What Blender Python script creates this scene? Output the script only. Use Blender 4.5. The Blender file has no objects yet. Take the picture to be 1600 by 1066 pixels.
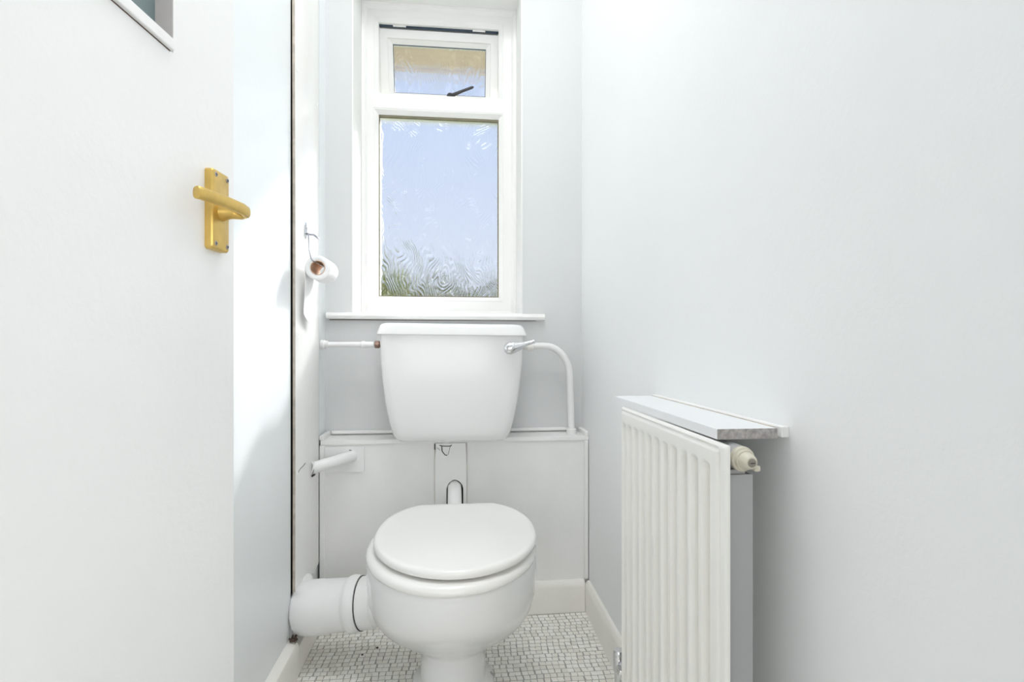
import bpy, bmesh, math, random
from mathutils import Vector, Matrix, Euler
R = math.radians
PI = math.pi
random.seed(7)
SC = bpy.context.scene
COL = SC.collection

# ------------------------------------------------------------------ camera, sky, sun, fill lights, exposure
cam = bpy.data.cameras.new('camera')
cam.sensor_width = 36.0
cam.lens = 36.0 * 818 / 1600
cam.shift_y = 7 / 1600
cam.clip_start = 0.02
cam_o = bpy.data.objects.new('camera', cam)
COL.objects.link(cam_o)
cam_o.location = (0, 0, 0.85)
cam_o.rotation_euler = (R(90), 0, -math.atan(85 / 818))
SC.camera = cam_o

SC.view_settings.view_transform = 'Standard'
SC.view_settings.look = 'None'
SC.view_settings.gamma = 1
SC.view_settings.use_curve_mapping = False
SC.view_settings.exposure = 0.50
SC.cycles.use_denoising = True
SC.cycles.max_bounces = 14
SC.cycles.diffuse_bounces = 10
SC.cycles.transparent_max_bounces = 12
SC.cycles.sample_clamp_indirect = 6

SUN_STRENGTH = 15.0
HALL_POWER = 11.0
HALL_LEFT_POWER = 1.2
HALL_RIGHT_POWER = 5.0
CEILING_POWER = 7.2

world = bpy.data.worlds.new('sky')
SC.world = world
world.use_nodes = True
wt = world.node_tree
wt.nodes.clear()
wo = wt.nodes.new('ShaderNodeOutputWorld')
wb = wt.nodes.new('ShaderNodeBackground')
wb.inputs['Strength'].default_value = 0.695
wc = wt.nodes.new('ShaderNodeTexCoord')
ws = wt.nodes.new('ShaderNodeSeparateXYZ')
wn = wt.nodes.new('ShaderNodeTexNoise')
wn.inputs['Scale'].default_value = 2.2
wn.inputs['Detail'].default_value = 4
wm = wt.nodes.new('ShaderNodeMath'); wm.operation = 'MULTIPLY_ADD'
wm.inputs[1].default_value = 0.25; wm.inputs[2].default_value = -0.12
wa = wt.nodes.new('ShaderNodeMath'); wa.operation = 'ADD'
wr = wt.nodes.new('ShaderNodeValToRGB')
e = wr.color_ramp.elements
e[0].position = 0.0; e[0].color = (0.80, 0.86, 0.97, 1)
e[1].position = 0.75; e[1].color = (0.46, 0.62, 0.93, 1)
m_ = wr.color_ramp.elements.new(0.30); m_.color = (0.66, 0.76, 0.96, 1)
wt.links.new(wc.outputs['Generated'], ws.inputs[0])
wt.links.new(wc.outputs['Generated'], wn.inputs['Vector'])
wt.links.new(wn.outputs['Fac'], wm.inputs[0])
wt.links.new(ws.outputs['Z'], wa.inputs[0])
wt.links.new(wm.outputs[0], wa.inputs[1])
wt.links.new(wa.outputs[0], wr.inputs['Fac'])
wt.links.new(wr.outputs['Color'], wb.inputs['Color'])
wt.links.new(wb.outputs[0], wo.inputs['Surface'])

sun = bpy.data.lights.new('sun', 'SUN')
sun.energy = SUN_STRENGTH
sun.angle = R(5.0)
sun.color = (1.0, 0.995, 0.985)
sun_o = bpy.data.objects.new('sun', sun)
COL.objects.link(sun_o)
sun_o.location = (3, 6, 5)
sun_o.rotation_euler = Vector((-0.60, -1.0, -0.70)).to_track_quat('-Z', 'Y').to_euler()

def area(name, loc, aim, size, power, color):
    l = bpy.data.lights.new(name, 'AREA')
    l.shape = 'RECTANGLE'; l.size, l.size_y = size
    l.energy = power; l.color = color
    o = bpy.data.objects.new(name, l)
    COL.objects.link(o)
    o.location = loc
    o.rotation_euler = (Vector(aim) - Vector(loc)).to_track_quat('-Z', 'Y').to_euler()
    return o
area('hall_fill', (0.0, -1.60, 0.80), (0.0, 0.6, 0.6), (1.9, 1.4), HALL_POWER, (0.975, 0.985, 1.0))  # added fill behind the camera, no known source
area('hall_left_fill', (-1.05, -0.75, 1.15), (0.42, 0.6, 0.9), (0.9, 1.5), HALL_LEFT_POWER, (0.975, 0.985, 1.0))  # added fill to brighten the right wall
area('hall_right_fill', (0.80, -0.95, 0.75), (-0.42, 1.0, 0.4), (0.8, 1.2), HALL_RIGHT_POWER, (0.975, 0.985, 1.0))  # added fill to brighten the door and lower left wall
area('ceiling_fill', (0.0, 0.84, 2.54), (0.0, 0.84, 0.0), (0.45, 0.70), CEILING_POWER, (0.98, 0.99, 1.0))  # added overhead fill, no known lamp there

# ------------------------------------------------------------------ materials
def nodes(name):
    m = bpy.data.materials.new(name)
    m.use_nodes = True
    return m, m.node_tree, m.node_tree.nodes['Principled BSDF']

def mat(name, col, rough=0.5, metal=0.0, coat=0.0, bump=0.0, bscale=60.0, var=0.0, vscale=6.0, col2=None, detail=3.0, bdist=0.002):
    m, t, p = nodes(name)
    p.inputs['Base Color'].default_value = (*col, 1)
    p.inputs['Roughness'].default_value = rough
    p.inputs['Metallic'].default_value = metal
    p.inputs['Coat Weight'].default_value = coat
    p.inputs['Coat Roughness'].default_value = 0.08
    tc = t.nodes.new('ShaderNodeTexCoord')
    if var > 0 or col2:
        n = t.nodes.new('ShaderNodeTexNoise')
        n.inputs['Scale'].default_value = vscale; n.inputs['Detail'].default_value = detail
        r = t.nodes.new('ShaderNodeValToRGB')
        c2 = col2 or tuple(c * (1 - var) for c in col)
        r.color_ramp.elements[0].position = 0.35; r.color_ramp.elements[0].color = (*c2, 1)
        r.color_ramp.elements[1].position = 0.65; r.color_ramp.elements[1].color = (*col, 1)
        t.links.new(tc.outputs['Object'], n.inputs['Vector'])
        t.links.new(n.outputs['Fac'], r.inputs['Fac'])
        t.links.new(r.outputs['Color'], p.inputs['Base Color'])
    if bump > 0:
        n = t.nodes.new('ShaderNodeTexNoise')
        n.inputs['Scale'].default_value = bscale; n.inputs['Detail'].default_value = 3
        b = t.nodes.new('ShaderNodeBump')
        b.inputs['Strength'].default_value = bump; b.inputs['Distance'].default_value = bdist
        t.links.new(tc.outputs['Object'], n.inputs['Vector'])
        t.links.new(n.outputs['Fac'], b.inputs['Height'])
        t.links.new(b.outputs['Normal'], p.inputs['Normal'])
    return m

M = {}
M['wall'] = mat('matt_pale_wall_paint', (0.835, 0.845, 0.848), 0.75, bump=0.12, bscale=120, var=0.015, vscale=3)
M['wall_back'] = mat('matt_dimmed_back_wall_paint', (0.665, 0.675, 0.675), 0.75, bump=0.12, bscale=120, var=0.015, vscale=3)  # same wall paint made darker; the back wall's weaker light is in the colour
M['wall_blue'] = mat('satin_pale_blue_wall_paint', (0.815, 0.84, 0.85), 0.35, bump=0.2, bscale=35, var=0.015, vscale=3)
M['reveal'] = mat('white_reveal_paint', (0.84, 0.84, 0.83), 0.55, bump=0.15, bscale=80)
M['ceil'] = mat('ceiling_paint', (0.88, 0.88, 0.87), 0.85)
M['gloss'] = mat('white_gloss_paint', (0.84, 0.835, 0.82), 0.22, coat=0.25, bump=0.25, bscale=22, var=0.02, vscale=5)
M['satin'] = mat('white_satin_wood_paint', (0.865, 0.86, 0.845), 0.38, bump=0.2, bscale=60, var=0.03, vscale=9)
M['skirt'] = mat('cream_skirting_paint', (0.87, 0.85, 0.805), 0.35, bump=0.2, bscale=40, var=0.05, vscale=8)
M['edge'] = mat('raw_board_edge_and_shadow_line', (0.62, 0.55, 0.47), 0.85, var=0.25, vscale=40)
M['void'] = mat('dark_gap', (0.03, 0.028, 0.03), 0.9, var=0.2, vscale=30)
M['door'] = mat('white_door_paint', (0.83, 0.83, 0.825), 0.42, bump=0.2, bscale=90, var=0.015, vscale=4)
M['bead'] = mat('shade_darkened_bead_paint', (0.50, 0.47, 0.455), 0.5, bump=0.2, bscale=70, var=0.05, vscale=20)  # bead paint darkened: shade inside the door recess put into the colour
M['brass'] = mat('brushed_brass', (0.72, 0.50, 0.15), 0.36, metal=0.85, bump=0.12, bscale=160, var=0.12, vscale=60)
M['brass2'] = mat('dark_old_brass', (0.46, 0.30, 0.24), 0.45, metal=0.6, var=0.5, vscale=90)
M['screw'] = mat('steel_screw', (0.45, 0.42, 0.42), 0.35, metal=0.9)
M['slot'] = mat('dark_slot', (0.05, 0.04, 0.04), 0.6)
M['chrome'] = mat('chrome', (0.78, 0.78, 0.80), 0.08, metal=1.0, var=0.03, vscale=10)
M['china'] = mat('white_china', (0.83, 0.83, 0.825), 0.16, coat=0.3, var=0.01, vscale=2)
M['seat'] = mat('white_seat_plastic', (0.85, 0.84, 0.815), 0.20, coat=0.3, var=0.012, vscale=3)
M['upvc'] = mat('white_window_plastic', (0.83, 0.825, 0.81), 0.3, var=0.012, vscale=3)
M['gasket'] = mat('dark_gasket_and_shadow', (0.22, 0.20, 0.13), 0.7, var=0.2, vscale=20)
M['steelblue'] = mat('dark_window_gap', (0.03, 0.05, 0.08), 0.6)
M['plastic'] = mat('white_pipe_plastic', (0.83, 0.83, 0.82), 0.3, var=0.02, vscale=6)
M['pipe'] = mat('white_painted_pipe', (0.84, 0.84, 0.835), 0.3, bump=0.3, bscale=30, var=0.015, vscale=9)
M['paper'] = mat('toilet_paper', (0.86, 0.86, 0.86), 0.95, bump=0.5, bscale=220)
M['card'] = mat('cardboard_core', (0.66, 0.47, 0.34), 0.85, var=0.12, vscale=40)
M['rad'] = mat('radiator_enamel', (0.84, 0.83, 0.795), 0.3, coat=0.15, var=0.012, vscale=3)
M['radside'] = mat('shade_grey_radiator_metal', (0.42, 0.42, 0.425), 0.4, bump=0.1, bscale=100, var=0.02, vscale=5)  # shade on the radiator's end is put into this darker grey
M['valve'] = mat('aged_valve_plastic', (0.66, 0.62, 0.51), 0.35, var=0.06, vscale=30)
M['shelf'] = mat('white_shelf_laminate', (0.80, 0.81, 0.82), 0.35, var=0.02, vscale=6)
M['chip'] = mat('chipboard_edge', (0.50, 0.47, 0.45), 0.9, bump=0.5, bscale=260, var=0.35, vscale=160, detail=5)
M['grout'] = mat('grey_grout', (0.40, 0.39, 0.365), 0.8, var=0.12, vscale=30)
for i, c in enumerate([(0.85, 0.835, 0.78), (0.81, 0.79, 0.73), (0.87, 0.86, 0.82), (0.77, 0.75, 0.70)]):
    M['tile%d' % i] = mat('mosaic_glaze_%s' % 'abcd'[i], c, 0.32, var=0.05, vscale=30)
M['soffit'] = mat('tan_boarded_soffit', (0.60, 0.48, 0.385), 0.8, var=0.15, vscale=9)
M['render'] = mat('pale_outside_render', (0.75, 0.73, 0.68), 0.9, bump=0.3, bscale=50)
M['leaf'] = mat('green_leaves', (0.26, 0.34, 0.06), 0.55, var=0.4, vscale=3)
M['leaf2'] = mat('olive_leaves', (0.40, 0.38, 0.12), 0.55, var=0.4, vscale=3)
M['twig'] = mat('brown_twigs', (0.20, 0.15, 0.10), 0.8, var=0.3, vscale=8)
M['grass'] = mat('lawn_grass', (0.16, 0.20, 0.06), 0.9, bump=0.5, bscale=40, var=0.3, vscale=4)
M['carpet'] = mat('hall_carpet', (0.50, 0.47, 0.43), 0.95, bump=0.4, bscale=200, var=0.1, vscale=20)
M['dirt'] = mat('brown_dirt_and_shadow', (0.12, 0.08, 0.06), 0.95, var=0.3, vscale=200)  # dirt crumbs; also colours the painted shadow line under the door bead
M['crack'] = mat('dark_crack', (0.06, 0.055, 0.05), 0.95)

def swirl_glass():
    m, t, p = nodes('swirl_textured_glass')
    t.nodes.remove(p)
    out = t.nodes['Material Output']
    tc = t.nodes.new('ShaderNodeTexCoord')
    mp = t.nodes.new('ShaderNodeMapping'); mp.inputs['Scale'].default_value = (1, 1, 0.65)
    w = t.nodes.new('ShaderNodeTexWave')
    w.wave_type = 'BANDS'; w.bands_direction = 'X'
    w.inputs['Scale'].default_value = 24; w.inputs['Distortion'].default_value = 3
    w.inputs['Detail'].default_value = 1.0; w.inputs['Detail Scale'].default_value = 0.8
    n = t.nodes.new('ShaderNodeTexNoise'); n.inputs['Scale'].default_value = 11; n.inputs['Detail'].default_value = 1; n.inputs['Distortion'].default_value = 0.6
    vm = t.nodes.new('ShaderNodeVectorMath'); vm.operation = 'MULTIPLY_ADD'
    vm.inputs[1].default_value = (0.16, 0.16, 0.16)
    b = t.nodes.new('ShaderNodeBump'); b.inputs['Strength'].default_value = 0.27; b.inputs['Distance'].default_value = 0.004
    rf = t.nodes.new('ShaderNodeBsdfRefraction'); rf.inputs['Roughness'].default_value = 0.03; rf.inputs['IOR'].default_value = 1.45
    tr = t.nodes.new('ShaderNodeBsdfTransparent'); tr.inputs['Color'].default_value = (0.97, 0.98, 0.99, 1)
    gl = t.nodes.new('ShaderNodeBsdfGlossy'); gl.inputs['Roughness'].default_value = 0.05
    mx = t.nodes.new('ShaderNodeMixShader'); mx.inputs[0].default_value = 0.60
    mg = t.nodes.new('ShaderNodeMixShader'); mg.inputs[0].default_value = 0.03
    t.links.new(tc.outputs['Object'], mp.inputs[0])
    t.links.new(mp.outputs[0], n.inputs['Vector'])
    t.links.new(n.outputs['Color'], vm.inputs[0]); t.links.new(mp.outputs[0], vm.inputs[2])
    t.links.new(vm.outputs[0], w.inputs['Vector'])
    t.links.new(w.outputs['Fac'], b.inputs['Height'])
    t.links.new(b.outputs[0], rf.inputs['Normal']); t.links.new(b.outputs[0], gl.inputs['Normal'])
    t.links.new(tr.outputs[0], mx.inputs[1]); t.links.new(rf.outputs[0], mx.inputs[2])
    t.links.new(mx.outputs[0], mg.inputs[1]); t.links.new(gl.outputs[0], mg.inputs[2])
    t.links.new(mg.outputs[0], out.inputs['Surface'])
    return m
M['glass'] = swirl_glass()

def dark_glass():
    m, t, p = nodes('dim_door_glass')
    p.inputs['Base Color'].default_value = (0.24, 0.31, 0.32, 1)
    p.inputs['Roughness'].default_value = 0.25
    p.inputs['Transmission Weight'].default_value = 0.3
    n = t.nodes.new('ShaderNodeTexNoise'); n.inputs['Scale'].default_value = 60
    b = t.nodes.new('ShaderNodeBump'); b.inputs['Strength'].default_value = 0.4; b.inputs['Distance'].default_value = 0.002
    t.links.new(n.outputs['Fac'], b.inputs['Height']); t.links.new(b.outputs[0], p.inputs['Normal'])
    return m
M['doorglass'] = dark_glass()

# ------------------------------------------------------------------ mesh helpers
def obj(name, bm, m, parent=None, smooth=None, loc=None):
    me = bpy.data.meshes.new(name)
    bmesh.ops.recalc_face_normals(bm, faces=bm.faces)
    if smooth is not None:
        lim = R(smooth)
        for f in bm.faces: f.smooth = True
        for ed in bm.edges:
            if len(ed.link_faces) == 2 and ed.calc_face_angle(0) > lim: ed.smooth = False
    bm.to_mesh(me); bm.free()
    for k in (m if isinstance(m, (list, tuple)) else [m]): me.materials.append(k)
    o = bpy.data.objects.new(name, me)
    COL.objects.link(o)
    if parent: o.parent = parent
    if loc: o.location = loc
    return o

def empty(name, loc=(0, 0, 0), rotz=0):
    o = bpy.data.objects.new(name, None); COL.objects.link(o)
    o.location = loc; o.rotation_euler = (0, 0, rotz); o.empty_display_size = 0.05
    return o

def tag(o, label=None, cat=None, group=None, kind=None):
    if label: o['label'] = label
    if cat: o['category'] = cat
    if group: o['group'] = group
    if kind: o['kind'] = kind
    return o

def box(bm, x0, x1, y0, y1, z0, z1, bev=0.0, seg=2, mi=0):
    vs = [bm.verts.new((x, y, z)) for z in (z0, z1) for x, y in ((x0, y0), (x1, y0), (x1, y1), (x0, y1))]
    fs = [(0, 3, 2, 1), (4, 5, 6, 7), (0, 1, 5, 4), (1, 2, 6, 5), (2, 3, 7, 6), (3, 0, 4, 7)]
    ff = [bm.faces.new([vs[i] for i in f]) for f in fs]
    for f in ff: f.material_index = mi
    if bev > 0:
        es = list({ed for f in ff for ed in f.edges})
        bmesh.ops.bevel(bm, geom=es, offset=bev, segments=seg, affect='EDGES', profile=0.5)
    return bm

def B(*a, **k): return box(bmesh.new(), *a, **k)

def skin(bm, rings, cap0=True, cap1=True, closed=True, mi=0):
    rv = [[bm.verts.new(p) for p in r] for r in rings]
    n = len(rings[0])
    for a, b in zip(rv[:-1], rv[1:]):
        for i in range(n if closed else n - 1):
            j = (i + 1) % n
            f = bm.faces.new((a[i], a[j], b[j], b[i])); f.material_index = mi
    if cap0: bm.faces.new(list(reversed(rv[0]))).material_index = mi
    if cap1: bm.faces.new(rv[-1]).material_index = mi
    return bm

def frames(path):
    P = [Vector(p) for p in path]
    T = []
    for i in range(len(P)):
        a = P[max(i - 1, 0)]; b = P[min(i + 1, len(P) - 1)]
        T.append((b - a).normalized())
    ref = Vector((0, 0, 1)) if abs(T[0].z) < 0.9 else Vector((0, 1, 0))
    u = T[0].cross(ref).normalized()
    out = []
    for i, t in enumerate(T):
        u = (u - t * u.dot(t)).normalized()
        out.append((P[i], u, t.cross(u).normalized()))
    return out

def tube(bm, path, rad, n=16, caps=True, sx=1.0, sy=1.0, mi=0):
    rs = rad if isinstance(rad, (list, tuple)) else [rad] * len(path)
    rings = []
    for (p, u, v), r in zip(frames(path), rs):
        rings.append([p + u * (r * sx * math.cos(2 * PI * k / n)) + v * (r * sy * math.sin(2 * PI * k / n)) for k in range(n)])
    return skin(bm, rings, caps, caps, mi=mi)

def lathe(bm, p0, p1, prof, n=24, cap0=True, cap1=True, mi=0):
    """prof: [(distance along the axis, radius)]"""
    p0, p1 = Vector(p0), Vector(p1)
    t = (p1 - p0).normalized()
    ref = Vector((0, 0, 1)) if abs(t.z) < 0.9 else Vector((0, 1, 0))
    u = t.cross(ref).normalized(); v = t.cross(u)
    rings = [[p0 + t * d + u * (r * math.cos(2 * PI * k / n)) + v * (r * math.sin(2 * PI * k / n)) for k in range(n)] for d, r in prof]
    return skin(bm, rings, cap0, cap1, mi=mi)

def arc(c, r, a0, a1, n, plane='xz'):
    pts = []
    for i in range(n + 1):
        a = R(a0 + (a1 - a0) * i / n)
        if plane == 'xz': pts.append((c[0] + r * math.cos(a), c[1], c[2] + r * math.sin(a)))
        elif plane == 'xy': pts.append((c[0] + r * math.cos(a), c[1] + r * math.sin(a), c[2]))
        else: pts.append((c[0], c[1] + r * math.cos(a), c[2] + r * math.sin(a)))
    return pts

def rrect(cx, cy, hx, hy, r, z, n=6):
    pts = []
    for sx, sy, a0 in ((1, 1, 0), (-1, 1, 90), (-1, -1, 180), (1, -1, 270)):
        for i in range(n + 1):
            a = R(a0 + 90 * i / n)
            pts.append((cx + sx * (hx - r) + r * math.cos(a), cy + sy * (hy - r) + r * math.sin(a), z))
    return pts

def rect_ring(bm, prof, x0, x1, z0, z1, closed=True):
    """mitred frame profile swept round a rectangle in the XZ plane; prof: [(inset, y)]"""
    rings = []
    for ins, y in prof:
        rings.append([bm.verts.new(p) for p in ((x0 + ins, y, z0 + ins), (x1 - ins, y, z0 + ins), (x1 - ins, y, z1 - ins), (x0 + ins, y, z1 - ins))])
    m = len(rings)
    for k in range(m if closed else m - 1):
        a, b = rings[k], rings[(k + 1) % m]
        for i in range(4):
            j = (i + 1) % 4
            bm.faces.new((a[i], a[j], b[j], b[i]))
    return bm

# ------------------------------------------------------------------ the room shell
XL, XR, YB = -0.430, 0.420, 1.75          # left wall, right wall, back wall
OX0, OX1, OZ0, OZ1 = -0.342, 0.217, 0.9570, 2.0730   # window opening
ZC = 2.62
def struct(o): o['kind'] = 'structure'; return o

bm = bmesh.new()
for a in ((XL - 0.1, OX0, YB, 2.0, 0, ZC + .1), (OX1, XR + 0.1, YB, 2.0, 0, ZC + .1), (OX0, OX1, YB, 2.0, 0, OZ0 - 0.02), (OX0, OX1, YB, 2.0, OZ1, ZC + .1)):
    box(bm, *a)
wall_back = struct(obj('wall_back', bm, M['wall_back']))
# plastered lining of the opening (a hair proud of the cut), part of the wall
bm = bmesh.new()
box(bm, OX0, OX0 + 0.004, YB - 0.002, 1.985, OZ0, OZ1)
box(bm, OX1 - 0.004, OX1, YB - 0.002, 1.985, OZ0, OZ1)
box(bm, OX0, OX1, YB - 0.002, 1.985, OZ1 - 0.004, OZ1)
obj('reveal_lining', bm, M['reveal'], wall_back)

wall_right = struct(obj('wall_right', B(XR, XR + 0.1, 0.20, YB, 0, ZC), M['wall']))
bm = bmesh.new()
box(bm, XL - 0.1, XL, 0.20, 1.4075, 0, ZC)
wall_left = struct(obj('wall_left', bm, M['wall_blue']))
bm = bmesh.new()
box(bm, XL - 0.1, XL - 0.012, 1.402, YB, -0.06, ZC)
obj('gap_backing', bm, M['void'], wall_left)
obj('wall_return', B(XL - 0.0115, XL + 0.002, 1.4075, 1.60, 0, 0.186), M['wall_blue'], wall_left)
obj('wall_return', B(XL - 0.011, XL + 0.004, 1.60, YB, 0, ZC), M['wall_blue'], wall_left)
# wall with the doorway the camera looks through
bm = bmesh.new()
box(bm, 0.245, XR + 0.1, 0.10, 0.20, 0, ZC)
box(bm, XL - 0.1, -0.425, 0.10, 0.20, 0, ZC)
box(bm, -0.425, 0.245, 0.10, 0.20, 2.02, ZC)
struct(obj('wall_front', bm, M['wall']))
struct(obj('ceiling', B(-1.3, 1.4, -1.8, YB, ZC, ZC + 0.08), M['ceil']))
struct(obj('wall_hall_left', B(-1.3, -1.2, -1.8, 0.10, 0, ZC), M['wall']))
struct(obj('wall_hall_right', B(1.3, 1.4, -1.8, 0.10, 0, ZC), M['wall']))
struct(obj('wall_hall_rear', B(-1.2, 1.3, -1.8, -1.7, 0, ZC), M['wall']))
bm = bmesh.new()
box(bm, -1.2, XL - 0.1, 0.0, 0.10, 0, ZC); box(bm, XR + 0.1, 1.3, 0.0, 0.10, 0, ZC)
struct(obj('wall_hall_front', bm, M['wall']))

# floor with mosaic
floor = struct(obj('floor', B(XL - 0.012, XR, 0.10, YB, -0.05, -0.0002), M['grout']))
struct(obj('floor_hall', B(-1.2, 1.3, -1.7, 0.10, -0.05, 0.0), M['carpet']))
SZ = 0.0174
fx0, fy0 = -0.408, 0.12
nx, ny = int(0.816 / SZ) + 1, int(1.56 / SZ)
rg = random.Random(3)
gx = {}
for j in range(ny + 1):
    for i in range(nx + 1):
        gx[(i, j)] = (rg.uniform(-1, 1) * 0.0008, rg.uniform(-1, 1) * 0.0012)
rows = []
for j in range(ny):
    off = 0.0030 * math.sin(j * 1.3) + rg.uniform(-0.0018, 0.0018)
    rows.append(off)
tiles = []
def clampx(x): return min(max(x, -0.4065), 0.4055)
for j in range(ny):
    for i in range(-1, nx + 1):
        y0 = fy0 + j * SZ; y1 = y0 + SZ
        wob0 = 0.0012 * math.sin(i * 0.5 + 0.12 * j); g = 0.00115
        x0 = fx0 + i * SZ + rows[j] + rg.uniform(-.0011, .0011); x1 = x0 + SZ + rg.uniform(-.0008, .0008)
        sk = rg.uniform(-.0009, .0009)
        gy = 0.0013
        q = [(x0 + g + sk, y0 + gy + wob0), (x1 - g + sk, y0 + gy + wob0), (x1 - g - sk, y1 - gy + wob0), (x0 + g - sk, y1 - gy + wob0)]
        q = [(clampx(x), min(y, 1.634)) for x, y in q]
        if q[1][0] - q[0][0] < 0.003 or q[3][1] - q[0][1] < 0.003: continue
        h = 0.0004 + rg.uniform(-.0001, .0001)
        tiles.append((q, h, rg.choice((0, 0, 1, 2, 2, 3))))
def in_view(q):
    x = sum(p[0] for p in q) / 4; y = sum(p[1] for p in q) / 4
    th = math.atan(85 / 818); zc = x * math.sin(th) + y * math.cos(th)
    if zc < 0.3: return None
    px = 800 + 818 * (x * math.cos(th) - y * math.sin(th)) / zc; py = 540 + 818 * 0.85 / zc
    if py > 1066 or px < 455 or px > 975: return None
    if 655 < px < 765 and py > 1000: return None      # behind the pedestal
    if py < 1066 and ((px - 707) / 137) ** 2 + ((py - 900) / 122) ** 2 < 1: return None   # behind the bowl
    if px < 580 and py < 995: return None
    return -py
def tile_faces(bm, q, h, mi):
    g = 0.0002
    cx = sum(p[0] for p in q) / 4; cy = sum(p[1] for p in q) / 4
    a = [bm.verts.new((x, y, -0.0003)) for x, y in q]
    b = [bm.verts.new((x + (g if x < cx else -g), y + (g if y < cy else -g), h)) for x, y in q]
    bm.faces.new(b).material_index = mi
    for i in range(4):
        j = (i + 1) % 4
        bm.faces.new((a[i], a[j], b[j], b[i])).material_index = mi
vis = sorted(((in_view(t[0]), k) for k, t in enumerate(tiles) if in_view(t[0]) is not None))
near = {k for _, k in vis[:300]}
bm = bmesh.new()
for k, (q, h, mi) in enumerate(tiles):
    if k in near:
        b2 = bmesh.new()
        cx = sum(p[0] for p in q) / 4; cy = sum(p[1] for p in q) / 4
        tile_faces(b2, [(x - cx, y - cy) for x, y in q], h, 0)
        obj('tile', b2, M['tile%d' % mi], floor, loc=(cx, cy, 0))
    else:
        tile_faces(bm, q, h, mi)
tag(obj('mosaic', bm, [M['tile%d' % i] for i in range(4)], floor), kind='stuff')

# skirting boards
def skirting(name, pts, axis):
    bm = bmesh.new()
    # pts: profile in (offset from wall, z); axis: function (offset, z, s) -> point
    prof = [(0, 0), (0.015, 0), (0.0155, 0.080), (0.0135, 0.091), (0.008, 0.0975), (0.0, 0.099)]
    rings = [[axis(o_, z, s) for o_, z in prof] for s in pts]
    skin(bm, rings)
    return struct(obj(name, bm, M['skirt'], smooth=35))
skirting('baseboard_right', (0.20, 0.7, 1.2, 1.640), lambda o_, z, s: (XR - o_, s, z))
bb = skirting('baseboard_left', (0.20, 0.7, 1.390), lambda o_, z, s: (XL + 0.0005 + o_ * 1.6, s, z * 0.98))
bm = bmesh.new()
box(bm, XL - 0.011, -0.4062, 1.390, 1.636, 0.0, 0.072, 0.002)
low = obj('skirting_offcut', bm, M['skirt']); low.parent = bb
skirting('baseboard_back', (-0.415, -0.1, 0.4040), lambda o_, z, s: (s, 1.6545 - o_ * 1.2, z))
# scuffed paint chip on the top of the right skirting
# ------------------------------------------------------------------ glossy board on the left wall
panel = empty('boxing_panel', (-0.43, 1.41, 0))
tag(panel, 'tall white gloss board screwed along the left wall behind the toilet roll', 'panel')
bm = bmesh.new()
rings = []
prof = [(-0.4275, 1.413), (-0.4205, 1.413), (-0.4195, 1.4145), (-0.4195, 1.640), (-0.4205, 1.650), (-0.4235, 1.6555), (-0.4262, 1.657), (-0.4275, 1.657)]
zs = [0.188, 0.5, 1.2, 2.0, ZC - 0.001]
for z in zs:
    rings.append([(x, y + (0.004 * math.sin(z * 2.1) if k < 3 else 0), z) for k, (x, y) in enumerate(prof)])
skin(bm, rings)
for f in bm.faces:
    c = f.calc_center_median()
    if c.y < 1.4205 and c.x < -0.4208: f.material_index = 1
po = obj('board', bm, [M['gloss'], M['edge']], smooth=40)
def adopt(o, parent):
    o.parent = parent
    o.matrix_parent_inverse = Matrix.Translation(-Vector(parent.location))
    return o
adopt(po, panel)
for y, z in ((1.4234, 1.5747), (1.6169, 1.5712), (1.4234, 1.2308), (1.6098, 1.2213), (1.4234, 0.8752), (1.4230, 0.5158)):
    bm = bmesh.new()
    lathe(bm, (-0.4215, y + 0.004, z), (-0.40, y + 0.004, z), [(0, 0.0052), (0.003, 0.0052), (0.0034, 0.0045), (0.0022, 0.003), (0.002, 0.0008)], n=14)
    adopt(obj('screw', bm, M['satin'], smooth=40), panel)
bm = bmesh.new()   # filler crack running down to the lowest screw
tube(bm, [(-0.4194, 1.432, 0.513), (-0.4194, 1.455, 0.520), (-0.4194, 1.480, 0.521), (-0.4194, 1.500, 0.524)], 0.0009, n=6)
adopt(tag(obj('crack', bm, M['crack']), 'dark hairline crack'), panel)

# ------------------------------------------------------------------ low boxing behind the pan
boxing = empty('pipe_boxing', (0, 1.70, 0))
tag(boxing, 'low white boxed-in pipe casing with a ledge, under the cistern', 'boxing')
bm = bmesh.new()
AX, AR = -0.0085, 0.026   # arch over the flush pipe
front0, front1 = 1.655, 1.663
# front sheet with an arched opening for the flush pipe, in three pieces around the opening
box(bm, -0.4192, AX - AR, front0, front1, 0.0, 0.545)
box(bm, AX + AR, 0.4185, front0, front1, 0.0, 0.545)
box(bm, AX - AR, AX + AR, front0, front1, 0.46, 0.545)
box(bm, -0.4175, 0.4185, 1.735, 1.748, 0.0, 0.545, mi=1)
adopt(obj('front_sheet', bm, [M['satin'], M['void']]), boxing)
adopt(obj('ledge_board', B(-0.4165, 0.4195, 1.649, 1.7495, 0.5455, 0.5590, 0.0012), M['satin']), boxing)
def trimbox(name, *a, bev=0.002, m='satin'):
    return adopt(obj(name, B(*a, bev, 2), M[m]), boxing)
trimbox('back_bead', -0.405, 0.3900, 1.7385, 1.7497, 0.5640, 0.5740)
trimbox('side_bead', -0.4205, -0.4075, 1.652, 1.7485, 0.5592, 0.5735)
trimbox('side_bead', 0.4065, 0.4195, 1.652, 1.7485, 0.5592, 0.5735)
trimbox('corner_strip', -0.4191, -0.4045, 1.6480, 1.6548, 0.100, 0.5440)
trimbox('corner_strip', 0.4050, 0.4178, 1.6460, 1.6548, 0.100, 0.5450)
trimbox('pipe_plate', -0.4040, -0.2855, 1.6495, 1.6546, 0.4610, 0.5395, bev=0.0006, m='pipe')
bm = bmesh.new()
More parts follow.
